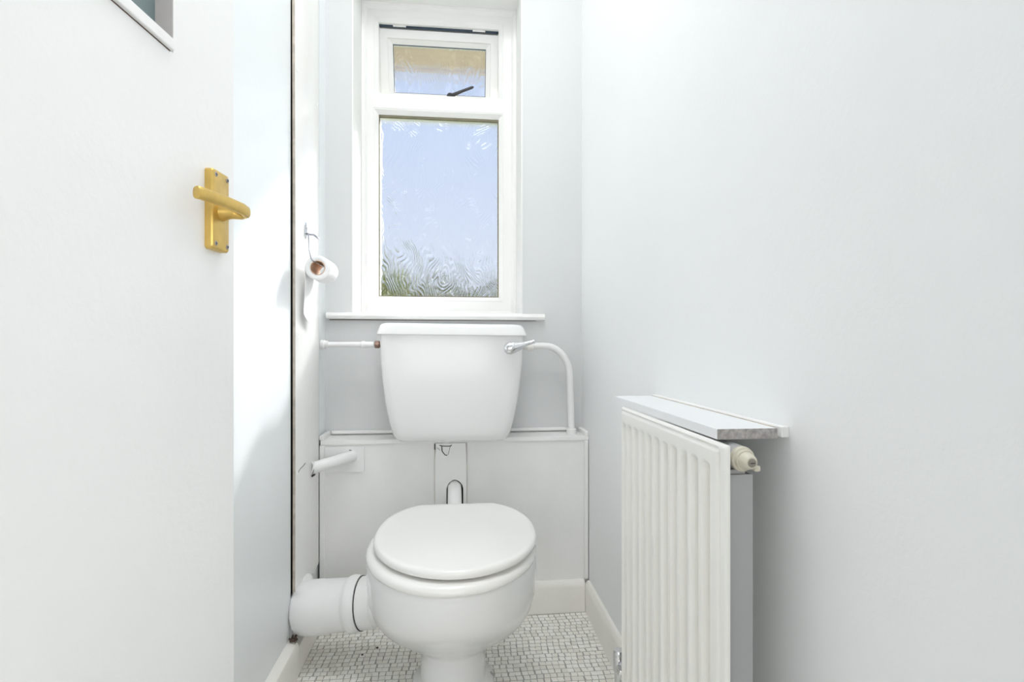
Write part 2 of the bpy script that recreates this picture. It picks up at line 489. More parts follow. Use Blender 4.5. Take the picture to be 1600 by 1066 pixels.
PX0, PX1, PZ0, PZ1 = -0.0700, 0.0280, 0.300, 0.5445
# cover plate with arched cut-out: polygon strip extruded
archL = [(AX - AR * math.cos(R(a)) , 0.396 + 0.028 * math.sin(R(a)) * 1.2) for a in range(0, 181, 12)]
outer = []
n = len(archL)
path_in = [(AX - AR - .0008, PZ0)] + archL + [(AX + AR + .0008, PZ0)]
path_out = [(PX0, PZ0)]
for k, (x, z) in enumerate(archL):
    tt = k / (n - 1)
    if tt < 0.25: path_out.append((PX0, PZ0 + (PZ1 - PZ0) * tt * 4))
    elif tt <= 0.75: path_out.append((PX0 + (PX1 - PX0) * (tt - 0.25) * 2, PZ1))
    else: path_out.append((PX1, PZ1 - (PZ1 - PZ0) * (tt - 0.75) * 4))
path_out.append((PX1, PZ0))
path_out[1] = (PX0, PZ0 + 0.06); path_out[-2] = (PX1, PZ0 + 0.06)
va = [[bm.verts.new((x, y, z)) for x, z in P_] for P_ in (path_in, path_out) for y in (1.6475, 1.6548)]
inF, inB, outF, outB = va
for k in range(len(path_in) - 1):
    bm.faces.new((inF[k], inF[k + 1], outF[k + 1], outF[k]))
    bm.faces.new((inB[k], outB[k], outB[k + 1], inB[k + 1]))
    bm.faces.new((inF[k], inB[k], inB[k + 1], inF[k + 1]))
    bm.faces.new((outF[k], outF[k + 1], outB[k + 1], outB[k]))
adopt(tag(obj('cover_plate', bm, M['satin'], smooth=20), 'thin plate with an arched cut-out'), boxing)
for x0 in (PX0 - 0.0013, PX1 + 0.0001):  # dark strips that paint shadow lines along the plate edges
    adopt(tag(obj('plate_shadow_line', B(x0, x0 + 0.0012, 1.6500, 1.6556, PZ0, PZ1 - 0.001), M['edge']), 'thin brown strip painting a shadow line beside the plate'), boxing)
# torn hole under the cistern outlet
rr = random.Random(5)
for pl in ([(-0.0712, 0.5440), (-0.0708, 0.5250)], [(-0.0640, 0.5310), (-0.0580, 0.5270), (-0.0560, 0.5230)], [(-0.0560, 0.5385), (-0.0480, 0.5360), (-0.0300, 0.5350), (-0.0200, 0.5362), (-0.0185, 0.5395)],
           [(-0.0490, 0.5350), (-0.0480, 0.5200), (-0.0430, 0.5130), (-0.0390, 0.5080), (-0.0320, 0.5070)], [(-0.0230, 0.5350), (-0.0265, 0.5200), (-0.0300, 0.5080)]):
    bm = bmesh.new()
    tube(bm, [(x, 1.6472, z) for x, z in pl], [0.0014 if len(pl) != 3 else 0.0006] * len(pl), n=6, sy=1.0)
    adopt(tag(obj('torn_crack', bm, M['crack']), 'dark torn crack in the plate'), boxing)

# ------------------------------------------------------------------ window
win = empty('window_1', (0, 1.905, OZ0)); struct(win)
FX0, FX1, FZ0, FZ1 = -0.3375, 0.2125, 0.9572, 2.0688
GX0, GX1 = -0.2815, 0.1500
LZ0, LZ1, UZ0, UZ1 = 1.0260, 1.6790, 1.7520, 2.0080
bm = bmesh.new()
Y0, Y1 = 1.905, 1.972
g = 0.016
box(bm, FX0, GX0 - g, Y0, Y1, FZ0, FZ1); box(bm, GX1 + g, FX1, Y0, Y1, FZ0, FZ1)
box(bm, GX0 - g, GX1 + g, Y0, Y1, FZ0, LZ0 - g); box(bm, GX0 - g, GX1 + g, Y0, Y1, UZ1 + 0.016, FZ1)
# mitred bead round the lower pane and the moulded outer step
rect_ring(bm, [(0, Y0), (0.002, Y0 - 0.0015), (g, Y0 + 0.012), (g, Y1), (0, Y1)], GX0 - g, GX1 + g, LZ0 - g, LZ1 + g)
rect_ring(bm, [(0, Y0 - 0.012), (0.010, Y0 - 0.012), (0.018, Y0 - 0.0005), (0.018, Y0 + 0.01), (0, Y0 + 0.01)], FX0, FX1, FZ0 + 0.0002, FZ1)
rect_ring(bm, [(0, Y0), (0.002, Y0 - 0.0015), (g, Y0 + 0.010), (g, Y1), (0, Y1)], GX0 - g, GX1 + g, LZ1 + 0.040, UZ1 + 0.0162)
adopt(obj('window_frame', bm, M['upvc'], smooth=15), win)
bm = bmesh.new()   # transom: flat bar with a sloping underside bead
sec = [(Y1, LZ1 + g), (Y0, LZ1 + g), (Y0 - 0.002, LZ1 + g + 0.003), (Y0 - 0.002, UZ0 - 0.006), (Y0 + 0.003, UZ0), (Y1, UZ0)]
skin(bm, [[(x, y, z) for y, z in sec] for x in (GX0 - g, GX1 + g)])
adopt(obj('transom', bm, M['upvc']), win)
bm = bmesh.new()
rect_ring(bm, [(-0.001, 1.922), (0.0035, 1.922), (0.0035, 1.928), (-0.001, 1.928)], GX0, GX1, LZ0, LZ1)
box(bm, GX0, GX1, 1.920, 1.929, LZ1 - 0.0075, LZ1)  # dark strip painting in the shadow gap under the frame head
adopt(tag(obj('gasket', bm, M['gasket']), 'thin dark olive seal with a painted shadow strip along the top'), win)
adopt(tag(obj('glass_pane', B(GX0 - 0.004, GX1 + 0.004, 1.930, 1.934, LZ0 - 0.004, LZ1 + 0.004), M['glass']), 'clear glass pane textured with swirls'), win)
# top-hung sash, ajar
sash = bpy.data.objects.new('sash', None); COL.objects.link(sash)
adopt(sash, win)
sash.location = (0, 1.936, 2.0020); sash.rotation_euler = (R(17), 0, 0)
SX0, SX1, SH = GX0 - 0.004, GX1 + 0.004, 0.259
bm = bmesh.new()
rect_ring(bm, [(0, 0.004), (0.002, 0.0), (0.030, 0.0), (0.0325, 0.0035), (0.048, 0.014), (0.048, 0.045), (0, 0.045)], SX0, SX1, -SH, 0)
obj('sash_frame', bm, M['upvc'], sash, smooth=15)
bm = bmesh.new()
rect_ring(bm, [(0.046, 0.014), (0.0495, 0.015), (0.0495, 0.022), (0.046, 0.022)], SX0, SX1, -SH, 0)
obj('gasket', bm, M['steelblue'], sash)
obj('glass_pane', B(SX0 + 0.044, SX1 - 0.044, 0.022, 0.026, -SH + 0.044, -0.044), M['glass'], sash)
# hinges and the dark gap over the sash
bm = bmesh.new()
box(bm, GX0, GX1, 1.9260, 1.934, 2.0030, 2.0090)
adopt(tag(obj('hinge_gap', bm, M['steelblue']), 'dark blue gap above the opening sash'), win)
for x in (-0.232, 0.055):
    adopt(obj('hinge', B(x, x + 0.046, 1.9225, 1.9262, 2.0020, 2.0076, 0.0008), M['upvc']), win)
# handle on the sash, its grip standing above the transom
bm = bmesh.new()
HX, HZ = -0.028, -SH + 0.042
lathe(bm, (HX, 0.0, HZ), (HX, -0.03, HZ), [(0, 0.013), (0.004, 0.013), (0.006, 0.010), (0.018, 0.009), (0.022, 0.006)], n=18)
tube(bm, [(HX - 0.01, -0.020, HZ - 0.003), (HX + 0.012, -0.022, HZ + 0.003), (HX + 0.045, -0.024, HZ + 0.017), (HX + 0.082, -0.026, HZ + 0.031), (HX + 0.088, -0.026, HZ + 0.033)], [0.006, 0.0085, 0.0065, 0.0062, 0.003], n=14, sy=0.8)
M['whandle'] = mat('backlit_dark_window_handle', (0.035, 0.033, 0.04), 0.4)  # near-black: the backlit silhouette is put into the colour
tag(obj('sash_handle', bm, M['whandle'], sash, smooth=40), 'grey metal handle, its backlit darkness put into the colour')

# window board (sill)
bm = bmesh.new()
prof = [(1.896, 0.9352), (1.735, 0.9352), (1.727, 0.9375), (1.7235, 0.9460), (1.727, 0.9540), (1.735, 0.9568), (1.896, 0.9568)]
skin(bm, [[(x, y, z) for y, z in prof] for x in (OX0 + 0.0045, OX1 - 0.0045)])
skin(bm, [[(x, min(y, 1.7497), z - (0.0015 if x > 0.2 else 0)) for y, z in prof] for x in (-0.4185, -0.417, 0.285, 0.2895)])
struct(obj('trim_1', bm, M['satin'], smooth=30))
bm = bmesh.new()   # thin dark brown line under the board
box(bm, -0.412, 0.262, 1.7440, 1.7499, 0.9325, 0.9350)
bp = obj('sill_dark_line', bm, M['dirt'])
bp.parent = bpy.data.objects['trim_1']

# ------------------------------------------------------------------ door with brass handle and vision panel
PHI = R(5.6)
dr = empty('door_1', (-0.3866, 0.2367, 0), R(90) - PHI); struct(dr)
DW, DH, DT = 0.58, 1.98, 0.036
VS0, VS1, VZ0, VZ1 = 0.10, 0.4405, 1.205, 1.83
bm = bmesh.new()
for a in ((0, VS0, 0, DT, 0.008, DH), (VS1, DW, 0, DT, 0.008, DH), (VS0, VS1, 0, DT, 0.008, VZ0), (VS0, VS1, 0, DT, VZ1, DH)): box(bm, *a)
obj('door_leaf', bm, M['door'], dr)
tag(obj('glass_pane', B(VS0, VS1, 0.021, 0.026, VZ0, VZ1), M['doorglass'], dr), 'dull green grey glass')
bm = bmesh.new()
box(bm, VS0, VS1 - 0.0045, -0.0055, 0.021, VZ0, VZ0 + 0.0135, 0.0012)
tag(obj('glazing_bead', bm, M['door'], dr), 'lower bead standing proud')
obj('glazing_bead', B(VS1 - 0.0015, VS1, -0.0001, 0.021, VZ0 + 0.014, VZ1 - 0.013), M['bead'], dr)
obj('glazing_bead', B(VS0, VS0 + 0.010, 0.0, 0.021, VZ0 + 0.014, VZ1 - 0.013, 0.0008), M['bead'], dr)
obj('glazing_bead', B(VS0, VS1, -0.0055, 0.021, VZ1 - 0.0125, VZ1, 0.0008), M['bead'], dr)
obj('bead_shadow_line', B(VS0, VS1 - 0.006, -0.0006, 0.0006, VZ0 - 0.0012, VZ0), M['dirt'], dr)  # dark strip painting in the shadow below the proud bead
# handle: back plate, lever, four screws
bm = bmesh.new()
PS0, PS1, PZ0h, PZ1h = 0.5060, 0.5480, 0.9805, 1.0895
rings = []
for q, ins in ((0.0, 0.0), (-0.0085, 0.0), (-0.0105, 0.0012), (-0.0112, 0.003)):
    pts = rrect((PS0 + PS1) / 2, (PZ0h + PZ1h) / 2, (PS1 - PS0) / 2 - ins, (PZ1h - PZ0h) / 2 - ins, 0.0045, 0)
    rings.append([(x, q, z) for x, z, _ in pts])
skin(bm, rings)
plate = tag(obj('handle_plate', bm, M['brass'], dr, smooth=30), 'brass plate and lever')
LS, LZ = 0.5290, 1.0345
bm = bmesh.new()
lathe(bm, (LS, -0.0110, LZ), (LS, -0.05, LZ), [(0, 0.0125), (0.003, 0.0120), (0.010, 0.0098), (0.020, 0.0095)], n=22)
path = [(LS, -0.028, LZ), (LS + 0.0020, -0.036, LZ), (LS + 0.0010, -0.0430, LZ + .0005), (LS - 0.012, -0.0452, LZ + .001), (LS - 0.040, -0.0415, LZ + .0018), (LS - 0.070, -0.0362, LZ + .0015), (LS - 0.086, -0.0330, LZ + .001), (LS - 0.0930, -0.0315, LZ + .0006), (LS - 0.0940, -0.0312, LZ + .0004)]
rad = [(0.0095, 0.0095), (0.0085, 0.0095), (0.0060, 0.0085), (0.0045, 0.0080), (0.0046, 0.0075), (0.0052, 0.0076), (0.0060, 0.0078), (0.0060, 0.0078), (0.0054, 0.0070)]
rings = []
for k, (P_, (rt, rh)) in enumerate(zip(path, rad)):
    a = Vector(path[max(k - 1, 0)]); b = Vector(path[min(k + 1, len(path) - 1)])
    t_ = (b - a).normalized(); up = Vector((0, 0, 1)); side = t_.cross(up).normalized()
    ring = []
    for j in range(20):
        an = 2 * PI * j / 20
        ca, sa = math.cos(an), math.sin(an)
        ca = math.copysign(abs(ca) ** 0.75, ca); sa = math.copysign(abs(sa) ** 0.75, sa)
        ring.append(Vector(P_) + side * (rt * ca) + up * (rh * sa))
    rings.append(ring)
skin(bm, rings)
obj('lever', bm, M['brass'], plate, smooth=50)
for s_, z_ in ((0.5135, 1.0820), (0.5415, 1.0820), (0.5135, 0.9885), (0.5415, 0.9885)):
    bm = bmesh.new()
    lathe(bm, (s_, -0.0105, z_), (s_, -0.02, z_), [(0, 0.0034), (0.0012, 0.0034), (0.0016, 0.0028)], n=12, mi=0)
    box(bm, s_ - 0.0020, s_ + 0.0020, -0.0124, -0.0120, z_ - 0.0006, z_ + 0.0006, mi=1)
    box(bm, s_ - 0.0006, s_ + 0.0006, -0.0124, -0.0120, z_ - 0.0020, z_ + 0.0020, mi=1)
    tag(obj('screw', bm, [M['screw'], M['slot']], plate, smooth=40), 'dark steel cross-head screw')

# ------------------------------------------------------------------ cistern
cis = empty('cistern', (-0.0145, 1.64, 0.5597))
tag(cis, 'white china toilet cistern with sloping sides, mounted under the window board', 'cistern')
bm = bmesh.new()
cx = -0.0175
prof = [(0.5610, 0.150, 1.588), (0.5625, 0.160, 1.580), (0.5680, 0.1685, 1.573), (0.585, 0.1765, 1.567), (0.62, 0.1860, 1.560), (0.68, 0.1975, 1.552), (0.74, 0.2050, 1.547), (0.80, 0.2095, 1.543), (0.85, 0.2115, 1.541), (0.880, 0.2125, 1.540)]
rings = [rrect(cx, (yf + 1.736) / 2, hw, (1.736 - yf) / 2, 0.034, z, n=8) for z, hw, yf in prof]
skin(bm, rings)
adopt(obj('tank', bm, M['china'], smooth=50), cis)
bm = bmesh.new()
prof = [(0.8795, 0.2190, 1.531), (0.8815, 0.2208, 1.529), (0.8850, 0.2205, 1.5295), (0.9030, 0.2140, 1.5350), (0.9090, 0.2105, 1.5380), (0.9125, 0.2060, 1.5420), (0.9140, 0.1990, 1.5490), (0.9143, 0.15, 1.60)]
rings = [rrect(cx, (yf + 1.747) / 2, hw, (1.747 - yf) / 2, min(0.036, (1.747 - yf) / 2 - .001), z, n=8) for z, hw, yf in prof]
skin(bm, rings)
lid_ = adopt(obj('cistern_lid', bm, M['china'], smooth=50), cis)
cis.rotation_euler = (0, R(0.55), 0)
# flush lever in chrome
bm = bmesh.new()
lathe(bm, (0.1560, 1.542, 0.8460), (0.1560, 1.50, 0.8460), [(0, 0.009), (0.012, 0.0085), (0.016, 0.0085)], n=20)
path = [(0.1320, 1.5205, 0.8420), (0.1340, 1.5195, 0.8420), (0.1400, 1.5185, 0.8425), (0.1490, 1.5180, 0.8435), (0.1620, 1.5175, 0.8470), (0.1820, 1.5165, 0.8520), (0.1980, 1.5150, 0.8570), (0.2120, 1.5140, 0.8615), (0.2190, 1.5135, 0.8638), (0.2215, 1.5135, 0.8645), (0.2228, 1.5135, 0.8649)]
tube(bm, path, [0.004, 0.0110, 0.0165, 0.0185, 0.0170, 0.0110, 0.0070, 0.0050, 0.0058, 0.0050, 0.0020], n=20, sx=0.7, sy=1.0)
lv = adopt(tag(obj('flush_lever', bm, M['chrome'], smooth=60), 'chrome teardrop flush lever'), cis)
# fittings under the tank
bm = bmesh.new()
lathe(bm, (-0.034, 1.622, 0.5612), (-0.034, 1.622, 0.40), [(0, 0.020), (0.006, 0.020), (0.0065, 0.014), (0.009, 0.014)], n=20)
adopt(obj('outlet_nut', bm, M['plastic'], smooth=40), cis)

# ------------------------------------------------------------------ pan
pan = empty('toilet', (-0.008, 1.25, 0.0))
tag(pan, 'white china toilet pan with its lid closed, standing on the mosaic floor', 'toilet')
def egg(cx, yf, yb, hw, z, yc=None, n=56, nb=2.4, nf=2.0):
    yc = yc if yc is not None else (yf + yb) / 2
    pts = []
    for k in range(n):
        a = 2 * PI * k / n
        c_, s_ = math.cos(a), math.sin(a)
        p = nb if s_ > 0 else nf
        x = math.copysign(abs(c_) ** (2 / p), c_) * hw
        y = math.copysign(abs(s_) ** (2 / p), s_) * ((yb - yc) if s_ > 0 else (yc - yf))
        pts.append((cx + x, yc + y, z))
    return pts
bm = bmesh.new()
PXc = -0.0110
S = [  # z, front, back, half width, centre
    (0.000, 1.175, 1.425, 0.1020, 1.32), (0.010, 1.175, 1.425, 0.1020, 1.32), (0.018, 1.180, 1.420, 0.0980, 1.32), (0.028, 1.195, 1.400, 0.0860, 1.31),
    (0.050, 1.205, 1.385, 0.0795, 1.30), (0.090, 1.210, 1.385, 0.0780, 1.30), (0.118, 1.212, 1.390, 0.0785, 1.30), (0.128, 1.208, 1.398, 0.0850, 1.29), (0.138, 1.200, 1.405, 0.1000, 1.28),
    (0.150, 1.186, 1.410, 0.1170, 1.27), (0.179, 1.148, 1.420, 0.1480, 1.255), (0.202, 1.115, 1.428, 0.1650, 1.25), (0.225, 1.086, 1.435, 0.1770, 1.245), (0.250, 1.052, 1.440, 0.1850, 1.24), (0.280, 1.022, 1.447, 0.1905, 1.235),
    (0.320, 1.003, 1.455, 0.1935, 1.235), (0.350, 0.999, 1.460, 0.1940, 1.235), (0.366, 0.998, 1.462, 0.1930, 1.235), (0.371, 1.000, 1.461, 0.1905, 1.235), (0.373, 1.005, 1.457, 0.1860, 1.235)]
skin(bm, [egg(PXc, yf, yb, hw, z, yc) for z, yf, yb, hw, yc in S])
adopt(obj('bowl', bm, M['china'], smooth=60), pan)
def ring_solid(bm, mk, ins_prof, mi=0):
    rings = [mk(i, z) for i, z in ins_prof]
    return skin(bm, rings)
bm = bmesh.new()   # seat: a ring
cxS = -0.0115
outer_p = [(0.006, 0.3755), (0.001, 0.3780), (0.0, 0.3830), (0.0010, 0.3885), (0.0050, 0.3935), (0.012, 0.3965), (0.030, 0.3975), (0.050, 0.3965), (0.060, 0.3935), (0.062, 0.3850), (0.060, 0.3755)]
rings = [egg(cxS, 0.985 + i, 1.448 - i, 0.1945 - i, z, 1.232, nb=2.3) for i, z in outer_p]
rv = [[bm.verts.new(p) for p in r] for r in rings]
for k in range(len(rv)):
    a, b = rv[k], rv[(k + 1) % len(rv)]
    for i in range(56):
        j = (i + 1) % 56
        bm.faces.new((a[i], a[j], b[j], b[i]))
adopt(obj('seat', bm, M['seat'], smooth=60), pan)
bm = bmesh.new()
cxL = -0.0030
def lidring(i, z):
    pts = egg(cxL, 1.0005 + i, 1.462 - i, 0.1865 - i, z, 1.232, n=72, nb=2.3)
    yb = 1.4335 - i * 0.6
    return [(x, min(y, yb), zz) for x, y, zz in pts]
skin(bm, [lidring(i, z) for i, z in ((0.010, 0.4020), (0.003, 0.4030), (0.0, 0.4060), (0.0002, 0.4130), (0.0022, 0.4175), (0.006, 0.4198), (0.014, 0.4207), (0.05, 0.4212), (0.10, 0.4216))])
adopt(obj('lid', bm, M['seat'], smooth=60), pan)
for x, y in ((-0.10, 1.06), (0.09, 1.06), (-0.12, 1.38), (0.11, 1.38)):
    adopt(obj('lid_buffer', B(x - 0.006, x + 0.006, y - 0.006, y + 0.006, 0.3970, 0.4025, 0.001), M['plastic']), pan)
for x in (-0.085, 0.072):
    bm = bmesh.new()
    lathe(bm, (x, 1.440, 0.372), (x, 1.440, 0.45), [(0, 0.012), (0.010, 0.012), (0.012, 0.008), (0.028, 0.008), (0.032, 0.006)], n=16)
    adopt(obj('hinge_post', bm, M['plastic'], smooth=40), pan)
for x in (-0.0975, 0.0835):
    bm = bmesh.new()
    lathe(bm, (x, 1.325, 0.006), (x, 1.325, 0.1), [(0, 0.008), (0.010, 0.008), (0.014, 0.006), (0.016, 0.003)], n=16)
    adopt(tag(obj('floor_bolt_cap', bm, M['screw'], smooth=50), 'dark floor bolt cap'), pan)
# outlet spigot of the pan and the plastic connector cup
bm = bmesh.new()
tube(bm, [(-0.09, 1.395, 0.205), (-0.155, 1.400, 0.186), (-0.205, 1.408, 0.172)], [0.052, 0.055, 0.054], n=28)
adopt(obj('outlet', bm, M['china'], smooth=50), pan)

# flush pipe between the boxing and the pan
bm = bmesh.new()
tube(bm, [(-0.010, 1.700, 0.4060), (-0.010, 1.672, 0.4070), (-0.0095, 1.650, 0.4030), (-0.009, 1.625, 0.3880), (-0.009, 1.585, 0.3560), (-0.009, 1.530, 0.3250), (-0.009, 1.462, 0.3100), (-0.009, 1.435, 0.3080)], 0.0215, n=22)
tag(obj('flush_pipe', bm, M['plastic'], smooth=60), 'short white flush pipe curving out of the arched slot behind the lid', 'pipe')

# soil pipe
soil = empty('soil_pipe', (-0.30, 1.43, 0.0))
tag(soil, 'fat white soil pipe running from the pan to the left wall', 'pipe')
A_, B_ = Vector((-0.419, 1.447, 0.149)), Vector((-0.202, 1.408, 0.176))
L_ = (B_ - A_).length
bm = bmesh.new()
lathe(bm, (-0.4185, 1.462, 0.150), (-0.40, 1.460, 0.150), [(0, 0.046), (0.016, 0.050)], n=32)
lathe(bm, A_, B_, [(0, 0.056), (0.003, 0.0620), (0.010, 0.0665), (0.030, 0.0685), (0.062, 0.0690), (0.064, 0.0675), (0.095, 0.0665), (L_ - 0.088, 0.0650), (L_ - 0.084, 0.0660), (L_ - 0.078, 0.0695), (L_ - 0.070, 0.0715), (L_ - 0.063, 0.0705), (L_ - 0.058, 0.0690), (L_ - 0.050, 0.0690), (L_ - 0.049, 0.062)], n=44)
adopt(obj('socket', bm, M['pipe'], smooth=40), soil)
bm = bmesh.new()
lathe(bm, A_, B_, [(L_ - 0.0492, 0.060), (L_ - 0.0490, 0.0672), (L_ - 0.0474, 0.0672), (L_ - 0.0472, 0.060)], n=44)
adopt(tag(obj('rubber_seal', bm, M['crack'], smooth=40), 'thin black seal'), soil)
bm = bmesh.new()
lathe(bm, A_, B_, [(L_ - 0.0480, 0.0500), (L_ - 0.0470, 0.0655), (L_ - 0.012, 0.0640), (L_ - 0.010, 0.0615), (L_ - 0.0085, 0.0610), (L_ - 0.002, 0.0600), (L_ - 0.001, 0.058), (L_ + 0.012, 0.0585), (L_ + 0.020, 0.056)], n=44)
adopt(obj('pan_connector', bm, M['plastic'], smooth=40), soil)
# lumpy mortar/filler where the pipe meets the wall
bm = bmesh.new()
bmesh.ops.create_icosphere(bm, subdivisions=3, radius=1.0, matrix=Matrix.Translation((0, 0, 0)))
rr = random.Random(11)
for v in bm.verts:
    k_ = 1 + 0.10 * math.sin(5 * v.co.x + 3 * v.co.z) + rr.uniform(-.03, .03)
    v.co = Vector((v.co.x * 0.018 * k_, v.co.y * 0.040 * k_, v.co.z * 0.024 * k_)) + Vector((-0.412, 1.485, 0.194))
adopt(tag(obj('filler_lump', bm, M['pipe'], smooth=80), 'lump of white filler on top of the pipe'), soil)
bm = bmesh.new()
for k in range(26):
    a = rr.uniform(0, 1)
    p = Vector((-0.418 + rr.uniform(-.008, .010), 1.3850 + rr.uniform(-.012, .012), 0.0985 + rr.uniform(-.003, .008)))
    s_ = rr.uniform(0.0015, 0.004)
    bmesh.ops.create_icosphere(bm, subdivisions=1, radius=s_, matrix=Matrix.Translation(p))
adopt(tag(obj('dirt', bm, M['dirt']), 'brown dirt crumbs', kind='stuff'), soil)

# waste pipe stub high on the boxing
wp = empty('waste_pipe', (-0.36, 1.60, 0.50))
tag(wp, 'short white waste pipe stub entering the boxing through a square plate', 'pipe')
bm = bmesh.new()
pts = [(-0.4185, 1.566, 0.4950), (-0.400, 1.577, 0.4980), (-0.370, 1.600, 0.5030), (-0.345, 1.622, 0.5075), (-0.330, 1.640, 0.5095), (-0.321, 1.656, 0.5100)]
tube(bm, pts, [0.0175, 0.0175, 0.0175, 0.0175, 0.0172, 0.0170], n=22)
adopt(obj('pipe_stub', bm, M['pipe'], smooth=60), wp)
bm = bmesh.new()
tube(bm, [(-0.4190, 1.5640, 0.4960), (-0.4160, 1.5650, 0.4950)], [0.0205, 0.0190], n=16)
adopt(obj('filler_collar', bm, M['pipe'], smooth=60), wp)
for pl in ([(-0.336, 1.6492, 0.4895), (-0.350, 1.6492, 0.4872), (-0.366, 1.6492, 0.4845)], [(-0.331, 1.6492, 0.5290), (-0.324, 1.6492, 0.5280)], [(-0.4188, 1.5640, 0.4720), (-0.4140, 1.5760, 0.4745)]):
    bm = bmesh.new()
    tube(bm, pl, 0.0011 if pl[0][1] > 1.6 else 0.003, n=6)
    adopt(tag(obj('crack', bm, M['crack']), 'dark crack beside the pipe'), wp)

# ------------------------------------------------------------------ pipes at the cistern
sp = empty('supply_pipe', (-0.30, 1.668, 0.852))
tag(sp, 'thin white supply pipe between the left wall board and the cistern', 'pipe')
bm = bmesh.new()
lathe(bm, (-0.4190, 1.668, 0.8530), (-0.22, 1.668, 0.8530), [(0, 0.0145), (0.010, 0.0150), (0.012, 0.0120), (0.020, 0.0115), (0.022, 0.0080), (0.12, 0.0082), (0.122, 0.0105), (0.130, 0.0108), (0.134, 0.0088), (0.160, 0.0088)], n=20)
adopt(obj('pipe_run', bm, M['pipe'], smooth=40), sp)
bm = bmesh.new()
lathe(bm, (-0.2560, 1.668, 0.8530), (-0.22, 1.668, 0.8530), [(0, 0.0105), (0.0015, 0.0135), (0.012, 0.0135), (0.0145, 0.0105), (0.034, 0.0075)], n=6)
adopt(tag(obj('compression_nut', bm, M['brass2'], smooth=20), 'tarnished brass nut'), sp)

ov = empty('overflow_pipe', (0.372, 1.692, 0.559))
tag(ov, 'bent white plastic overflow pipe from the cistern down to the ledge', 'pipe')
bm = bmesh.new()
pts = [(0.218, 1.692, 0.8475), (0.245, 1.692, 0.8480), (0.275, 1.692, 0.8485)] + [(0.285 + 0.082 * math.sin(R(a)), 1.692, 0.7465 + 0.1015 * math.cos(R(a))) for a in range(6, 91, 7)] + [(0.3680, 1.692, 0.70), (0.3705, 1.692, 0.63), (0.3725, 1.692, 0.5605)]
tube(bm, pts, 0.0112, n=20)
adopt(obj('pipe_run', bm, M['plastic'], smooth=60), ov)
bm = bmesh.new()
lathe(bm, (0.2130, 1.692, 0.8475), (0.26, 1.692, 0.8480), [(0, 0.0115), (0.012, 0.0115), (0.0125, 0.0150), (0.029, 0.0155), (0.0305, 0.0135), (0.031, 0.0113)], n=24)
adopt(obj('connector_nut', bm, M['skirt'], smooth=40), ov)
bm = bmesh.new()
lathe(bm, (0.3725, 1.692, 0.5592), (0.3725, 1.692, 0.60), [(0, 0.0158), (0.016, 0.0158), (0.0185, 0.0135), (0.0190, 0.0113)], n=24)
adopt(obj('floor_collar', bm, M['plastic'], smooth=40), ov)

# ------------------------------------------------------------------ toilet roll on a chrome holder
hold = empty('toilet_roll_holder', (-0.4195, 1.50, 1.175))
tag(hold, 'chrome wire toilet roll holder screwed to the left wall board', 'holder')
bm = bmesh.new()
rings = []
for q, k in ((0.0, 1.0), (0.0016, 1.0), (0.0032, 0.8), (0.0040, 0.5)):
    rings.append([(-0.4194 + q, 1.500 + 0.0105 * k * math.cos(2 * PI * i / 24), 1.168 + 0.024 * k * math.sin(2 * PI * i / 24)) for i in range(24)])
skin(bm, rings)
adopt(obj('back_plate', bm, M['chrome'], smooth=40), hold)
bm = bmesh.new()
lathe(bm, (-0.4160, 1.500, 1.176), (-0.40, 1.500, 1.176), [(0, 0.0036), (0.0018, 0.0034), (0.0026, 0.0015)], n=12)
adopt(obj('screw', bm, M['screw'], smooth=40), hold)
bm = bmesh.new()
tube(bm, [(-0.4165, 1.500, 1.160), (-0.4110, 1.498, 1.160), (-0.4080, 1.490, 1.155), (-0.3960, 1.455, 1.105), (-0.3850, 1.4300, 1.0800), (-0.3800, 1.4270, 1.0735), (-0.3770, 1.4290, 1.0715), (-0.3750, 1.4450, 1.0715), (-0.3735, 1.53, 1.0715), (-0.3735, 1.545, 1.0725)], 0.0018, n=10)
tube(bm, [(-0.4165, 1.510, 1.160), (-0.4010, 1.512, 1.160), (-0.3930, 1.516, 1.154), (-0.3890, 1.520, 1.150)], [0.003, 0.003, 0.0025, 0.0015], n=8)
M['wire'] = mat('dull_steel_wire', (0.30, 0.31, 0.35), 0.25, metal=0.9)
adopt(obj('wire_arm', bm, M['wire'], smooth=60), hold)

roll = empty('toilet_roll', (-0.3725, 1.49, 1.058))
tag(roll, 'half used white toilet roll hanging beside the window', 'toilet roll')
RC, R0, R1 = Vector((-0.3715, 1.442, 1.0575)), 0.0330, 0.0185
def cyl_ring(y, r, n=40): return [(RC.x + r * math.cos(2 * PI * i / n), y, RC.z + r * math.sin(2 * PI * i / n)) for i in range(n)]
bm = bmesh.new()
rings = [cyl_ring(1.444, R1 + 0.0006), cyl_ring(1.442, R1 + 0.0030), cyl_ring(1.442, R0 - 0.0025), cyl_ring(1.4440, R0), cyl_ring(1.536, R0), cyl_ring(1.538, R0 - 0.0025), cyl_ring(1.538, R1 + 0.0006)]
rv = [[bm.verts.new(p) for p in r] for r in rings]
for k in range(len(rv)):
    a, b = rv[k], rv[(k + 1) % len(rv)]
    for i in range(40): bm.faces.new((a[i], a[(i + 1) % 40], b[(i + 1) % 40], b[i]))
adopt(obj('paper_roll', bm, M['paper'], smooth=50), roll)
bm = bmesh.new()
rings = [cyl_ring(1.4415, R1 + 0.0006), cyl_ring(1.4415, R1 - 0.0008), cyl_ring(1.5385, R1 - 0.0008), cyl_ring(1.5385, R1 + 0.0006)]
rv = [[bm.verts.new(p) for p in r] for r in rings]
for k in range(4):
    a, b = rv[k], rv[(k + 1) % 4]
    for i in range(40): bm.faces.new((a[i], a[(i + 1) % 40], b[(i + 1) % 40], b[i]))
adopt(tag(obj('cardboard_core', bm, M['card'], smooth=50), 'brown cardboard core'), roll)
